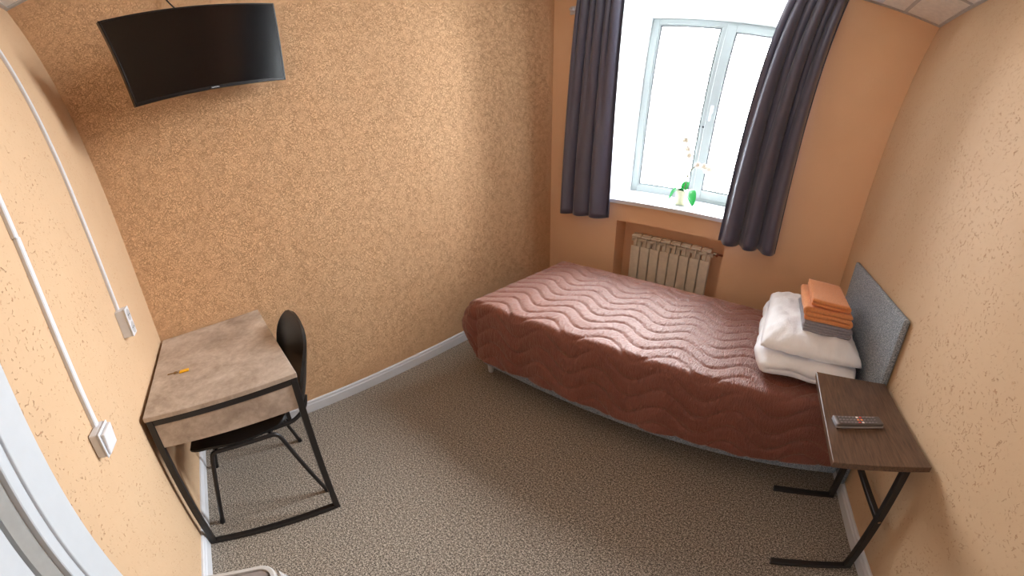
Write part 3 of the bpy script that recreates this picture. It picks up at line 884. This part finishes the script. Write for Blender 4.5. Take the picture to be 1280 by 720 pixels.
# remote
rc = Matrix.Rotation(radians(10.5), 3, 'Z')
rem = thing('remote_control', 'slim dark grey remote control lying on the side table', 'remote control', (2.292, 1.352, TZ), rc)
def ro(name, bm, mat): return obj(name, bm, mat, rem, world=False)
ro('body', box((-0.084, -0.023, 0.003), (0.084, 0.023, 0.018), 0.004, 2), M['remote_body'])
ro('edge_band', box((-0.086, -0.0245, 0.0), (0.086, 0.0245, 0.008), 0.003, 2), M['remote_edge'])
ro('end_cap', box((-0.087, -0.0225, 0.004), (-0.076, 0.0225, 0.0186), 0.003, 2), M['remote_edge'])
for i in range(11):
    for j in range(3):
        x = -0.066 + i * 0.0125; y = -0.0135 + j * 0.0135
        mat = M['button']
        if i == 5: mat = (M['button_red'], M['button_orange'], M['button_white'])[j]
        if i == 6: mat = (M['button_white'], M['button_orange'], M['button_red'])[j]
        ro('button', box((x - 0.0042, y - 0.0038, 0.0175), (x + 0.0042, y + 0.0038, 0.0196), 0.001, 1), mat)

# ------------------------------------------------------------------ radiator
rad = thing('radiator', 'cream aluminium sectional radiator in the niche below the window', 'radiator', (1.13, D + 0.09, 0.1))
RW0, RW1, NS = 0.79, 1.470, 8
pitch = (RW1 - RW0) / NS; ry = D + 0.045
proto = None
for k in range(NS):
    x0 = RW0 + k * pitch; x1 = x0 + pitch - 0.008; xc = (x0 + x1) / 2
    if proto is None:
        bm = B()
        add_box(bm, (x0, ry, 0.16), (x1, ry + 0.006, 0.628), 0.004, 2)                 # front plate
        add_box(bm, (xc - 0.003, ry + 0.004, 0.16), (xc + 0.003, ry + 0.07, 0.70), 0)  # centre fin
        add_box(bm, (x0 + 0.004, ry + 0.035, 0.17), (x1 - 0.004, ry + 0.041, 0.664), 0.002, 1)
        add_box(bm, (x0 + 0.002, ry + 0.066, 0.16), (x1 - 0.002, ry + 0.072, 0.66), 0.002, 1)
        add_box(bm, (x0 - 0.001, ry - 0.002, 0.700), (x1 + 0.001, ry + 0.022, 0.718), 0.004, 2)   # front lip bar
        add_box(bm, (x0 + 0.001, ry + 0.018, 0.712), (x1 - 0.001, ry + 0.074, 0.726), 0.004, 2)   # top cap
        add_box(bm, (xc - 0.004, ry, 0.62), (xc + 0.004, ry + 0.03, 0.705), 0.001, 1)
        proto = obj('section', bm, M['radiator'], rad)
    else:
        c = proto.copy(); COL.objects.link(c); c.parent = rad; c.location.x = k * pitch
for z in (0.225, 0.672):
    obj('header_pipe', tube([(RW0 - 0.012, ry + 0.05, z), (RW1 + 0.006, ry + 0.05, z)], 0.017, 12), M['radiator'], rad, smooth=40)
vl = obj('valve', tube([(RW1 + 0.006, ry + 0.05, 0.69), (RW1 + 0.03, ry + 0.05, 0.69)], 0.013, 12), M['chrome'], rad, smooth=40)
obj('supply_pipe', tube([(RW1 + 0.03, ry + 0.05, 0.69), (NX1, ry + 0.05, 0.69)], 0.009, 10), M['copper'], rad, smooth=40)
obj('valve_knob', tube([(RW1 + 0.04, ry + 0.03, 0.69), (RW1 + 0.04, ry + 0.005, 0.69)], 0.011, 10), M['copper'], vl, smooth=40)

# ------------------------------------------------------------------ curtains
def curtain(xt0, xt1, xb0, xb1, zt, zb, yb, folds, seed, label):
    bm = B(); nu, nv = 130, 46
    rnd = random.Random(seed); ph = [rnd.uniform(0, 2 * pi) for _ in range(6)]
    def fn(u, v):
        z = lerp(zt, zb, v)
        a, b = lerp(xt0, xb0, v ** 0.8), lerp(xt1, xb1, v ** 0.8)
        uu_ = u + 0.018 * sin(2 * pi * u * 2.3 + ph[0] + v * 1.7) * sin(pi * u)
        # top gathered into many folds, merging into fewer towards the hem
        f1 = sin(2 * pi * folds * uu_ + ph[1]); f2 = sin(2 * pi * folds * 0.5 * uu_ + ph[2] + 0.4 * v)
        k = min(1, v * 1.3)
        dep = (0.034 * (1 - 0.65 * k)) * f1 + (0.014 + 0.044 * k) * f2 + 0.008 * sin(2 * pi * 1.5 * uu_ + ph[3] + 2 * v)
        x = lerp(a, b, u) + (0.014 * cos(2 * pi * folds * uu_ + ph[1]) * (1 - k * 0.5) + 0.022 * k * cos(2 * pi * folds * .5 * uu_ + ph[2]))
        ed = min(1.0, min(u, 1 - u) / 0.10); dep *= 0.25 + 0.75 * ed
        x = lerp(lerp(a, b, u), x, ed)
        hem = 0.006 * sin(2 * pi * folds * 0.5 * u + ph[2]) * v
        return Vector((x, yb + dep, z + hem))
    add_grid(bm, nu, nv, fn)
    o = obj('curtain', bm, M['curtain'], smooth='all')
    md = o.modifiers.new('cloth_thickness', 'SOLIDIFY'); md.thickness = 0.002; md.offset = 0
    tag(o, label, 'curtain', 'curtains at the window')
    return o
ZT = H - 0.03
curtain(0.262, 0.578, 0.172, 0.625, ZT, 0.84, D - 0.10, 6, 3, 'dark charcoal satin curtain hanging left of the window by the corner')
curtain(1.565, 1.885, 1.515, 1.945, ZT, 0.835, D - 0.10, 6, 9, 'dark charcoal satin curtain hanging right of the window')
rail = thing('curtain_rail', 'white curtain rail under the ceiling above the window', 'curtain rail', (1.1, D - 0.1, H - 0.02))
obj('rail', box((0.12, D - 0.125, H - 0.026), (2.08, D - 0.075, H - 0.008), 0.003, 1), M['white'], rail)

# ------------------------------------------------------------------ orchid
PX, PY, PZ = 1.105, 3.33, 0.996
orc = thing('potted_orchid', 'white-flowering orchid in a cream pot on the windowsill', 'plant', (PX, PY, PZ))
bm = B(); add_lathe(bm, [(0.001, 0.0), (0.062, 0.0), (0.070, 0.006), (0.068, 0.008), (0.001, 0.006)], (PX, PY, PZ), 28); obj('saucer', bm, M['saucer'], orc, smooth=40)
bm = B(); add_lathe(bm, [(0.001, 0.006), (0.042, 0.006), (0.046, 0.012), (0.054, 0.118), (0.056, 0.122), (0.052, 0.124), (0.050, 0.108), (0.001, 0.106)], (PX, PY, PZ), 30); obj('pot', bm, M['pot'], orc, smooth=40)
bm = B()
for i in range(46):
    a = random.uniform(0, 2 * pi); r = 0.043 * math.sqrt(random.random()); c = Vector((PX + r * cos(a), PY + r * sin(a), PZ + 0.108 + random.uniform(0, 0.016)))
    e = random.uniform(0.005, 0.010); sub = B(); add_box(sub, (-e, -e * 0.6, -e * 0.4), (e, e * 0.6, e * 0.4))
    sub.transform(Matrix.Translation(c) @ Matrix.Rotation(random.uniform(0, 6), 4, Vector((random.random(), random.random(), 1)).normalized()))
    tmp = bpy.data.meshes.new('t'); sub.to_mesh(tmp); sub.free(); bm.from_mesh(tmp); bpy.data.meshes.remove(tmp)
tag(obj('bark_chips', bm, M['bark'], orc), kind='stuff')
def leaf(base, tip, mid_lift, width, name='leaf', mat='leaf', cup=0.25, n=14, parent=None, droop=0.0):
    base, tip = Vector(base), Vector(tip); ctrl = (base + tip) / 2 + Vector((0, 0, mid_lift))
    bm = B()
    def fn(u, v):
        p = base * (1 - u) ** 2 + ctrl * 2 * u * (1 - u) + tip * u * u
        t = ((ctrl - base) * 2 * (1 - u) + (tip - ctrl) * 2 * u).normalized()
        sd = t.cross(Vector((0, 0, 1)))
        sd = sd.normalized() if sd.length > 1e-4 else Vector((1, 0, 0))
        up = sd.cross(t)
        w = width * (max(0.0, sin(pi * min(1, 0.12 + 0.88 * u) ** 0.9)) ** 0.6) * (1 if u < 0.99 else 0.15)
        a = (v - 0.5) * 2
        return p + sd * a * w / 2 + up * (a * a) * w * cup * 0.5
    add_grid(bm, n, 8, fn)
    bmesh.ops.recalc_face_normals(bm, faces=bm.faces); bmesh.ops.solidify(bm, geom=bm.faces[:], thickness=0.0022)
    return obj(name, bm, M[mat], parent or orc, smooth=60)
zt = PZ + 0.118
leaf((PX + 0.01, PY - 0.005, zt), (PX + 0.125, PY - 0.11, zt - 0.10), 0.115, 0.115)
leaf((PX - 0.01, PY, zt), (PX - 0.09, PY - 0.06, zt - 0.085), 0.10, 0.08)
leaf((PX + 0.005, PY + 0.01, zt), (PX + 0.02, PY + 0.05, zt + 0.085), 0.03, 0.075)
spikes = [fillet([(PX + 0.01, PY, zt - 0.01), (PX + 0.018, PY + 0.01, zt + 0.16), (PX + 0.0, PY, zt + 0.33), (PX - 0.035, PY - 0.03, zt + 0.42)], 0.15, 8),
          fillet([(PX + 0.006, PY + 0.006, zt - 0.01), (PX + 0.018, PY + 0.012, zt + 0.14), (PX + 0.07, PY + 0.0, zt + 0.24), (PX + 0.19, PY - 0.02, zt + 0.215)], 0.12, 8)]
for sp in spikes: obj('flower_stem', tube(sp, 0.0042, 8), M['stem'], orc, smooth=True)
def flower(c, face, size):
    c = Vector(c); f = Vector(face).normalized(); q = f.to_track_quat('Z', 'Y').to_matrix()
    bm = B()
    for k in range(5):
        a = 2 * pi * k / 5 + pi / 2; wd = 0.62 if k in (1, 4) else 0.42
        def fn(u, v, a=a, wd=wd):
            r = u * size; w = (v - 0.5) * size * wd * 2 * max(0.0, sin(pi * min(1, 0.08 + 0.92 * u))) ** 0.6
            p = Vector((cos(a) * r - sin(a) * w, sin(a) * r + cos(a) * w, 0.10 * size * sin(pi * u) - 0.15 * size * u * u))
            return c + q @ p
        add_grid(bm, 6, 4, fn)
    bmesh.ops.recalc_face_normals(bm, faces=bm.faces); bmesh.ops.solidify(bm, geom=bm.faces[:], thickness=0.0012)
    o = obj('flower', bm, M['petal'], orc, smooth=60)
    b2 = B(); bmesh.ops.create_icosphere(b2, subdivisions=1, radius=size * 0.15, matrix=Matrix.Translation(c + f * size * 0.12)); obj('flower_heart', b2, M['petal_core'], o, smooth='all')
for (c, fc_) in (((PX - 0.035, PY - 0.032, zt + 0.42), (0.3, -1, 0.1)), ((PX - 0.008, PY - 0.012, zt + 0.352), (0.6, -1, 0)), ((PX + 0.004, PY - 0.006, zt + 0.30), (-0.2, -1, 0.1)),
                 ((PX + 0.19, PY - 0.022, zt + 0.215), (0.6, -1, -0.1)), ((PX + 0.145, PY - 0.02, zt + 0.23), (0.1, -1, 0.1)), ((PX + 0.165, PY - 0.005, zt + 0.20), (0.4, -1, -0.3)), ((PX + 0.09, PY - 0.008, zt + 0.232), (0, -1, 0.3))):
    flower(c, fc_, 0.030)

# ------------------------------------------------------------------ waste bin by the door
bn = thing('waste_bin', 'light grey waste bin with a darker lid and clear bag near the door', 'bin', (1.27, 0.16, 0))
def rrect(x0, x1, y0, y1, r, z, n=6):
    out = []
    for cx, cy, a0 in ((x1 - r, y1 - r, 0), (x0 + r, y1 - r, pi / 2), (x0 + r, y0 + r, pi), (x1 - r, y0 + r, 3 * pi / 2)):
        for k in range(n + 1):
            a = a0 + pi / 2 * k / n; out.append((cx + r * cos(a), cy + r * sin(a), z))
    return out
def loft(loops, cap0=True, cap1=True):
    bm = B(); rs = [[bm.verts.new(p) for p in lp] for lp in loops]
    for a, b in zip(rs, rs[1:]):
        for k in range(len(a)): bm.faces.new((a[k], a[(k + 1) % len(a)], b[(k + 1) % len(a)], b[k]))
    if cap0: bm.faces.new(rs[0][::-1])
    if cap1: bm.faces.new(rs[-1])
    return bm
bx0, bx1, by0, by1, bz = 1.168, 1.35, 0.03, 0.268, 0.30
ins = lambda d, z, r: rrect(bx0 + d, bx1 - d, by0 + d, by1 - d, r, z)
obj('bin_body', loft([ins(0.03, 0, 0.03), ins(0.006, 0.28, 0.035)]), M['bin_rim'], bn, smooth=40)
obj('bin_rim', loft([ins(0.006, 0.272, 0.035), ins(0.0, 0.276, 0.04), ins(0.0, 0.296, 0.04), ins(0.004, 0.300, 0.037), ins(0.014, 0.300, 0.03), ins(0.016, 0.294, 0.028), ins(0.016, 0.28, 0.028)], False, False), M['bin_rim'], bn, smooth=40)
obj('bin_lid', loft([ins(0.019, 0.280, 0.022), ins(0.019, 0.293, 0.022), ins(0.022, 0.296, 0.02)]), M['bin_lid'], bn, smooth=40)
bm = B()
rnd = random.Random(4)
def bagfn(u, v):
    a = lerp(0.25, 0.95, u); y = by1 + 0.012 + 0.016 * sin(u * 17) * v + 0.012 * v; x = lerp(bx0 + 0.03, bx1 - 0.01, u)
    return Vector((x + 0.008 * sin(v * 9), y + 0.01 * noise.noise(Vector((u * 9, v * 5, 2))), lerp(0.302, 0.14, v)))
add_grid(bm, 30, 16, bagfn)
obj('bin_bag', bm, M['film'], bn, smooth='all')
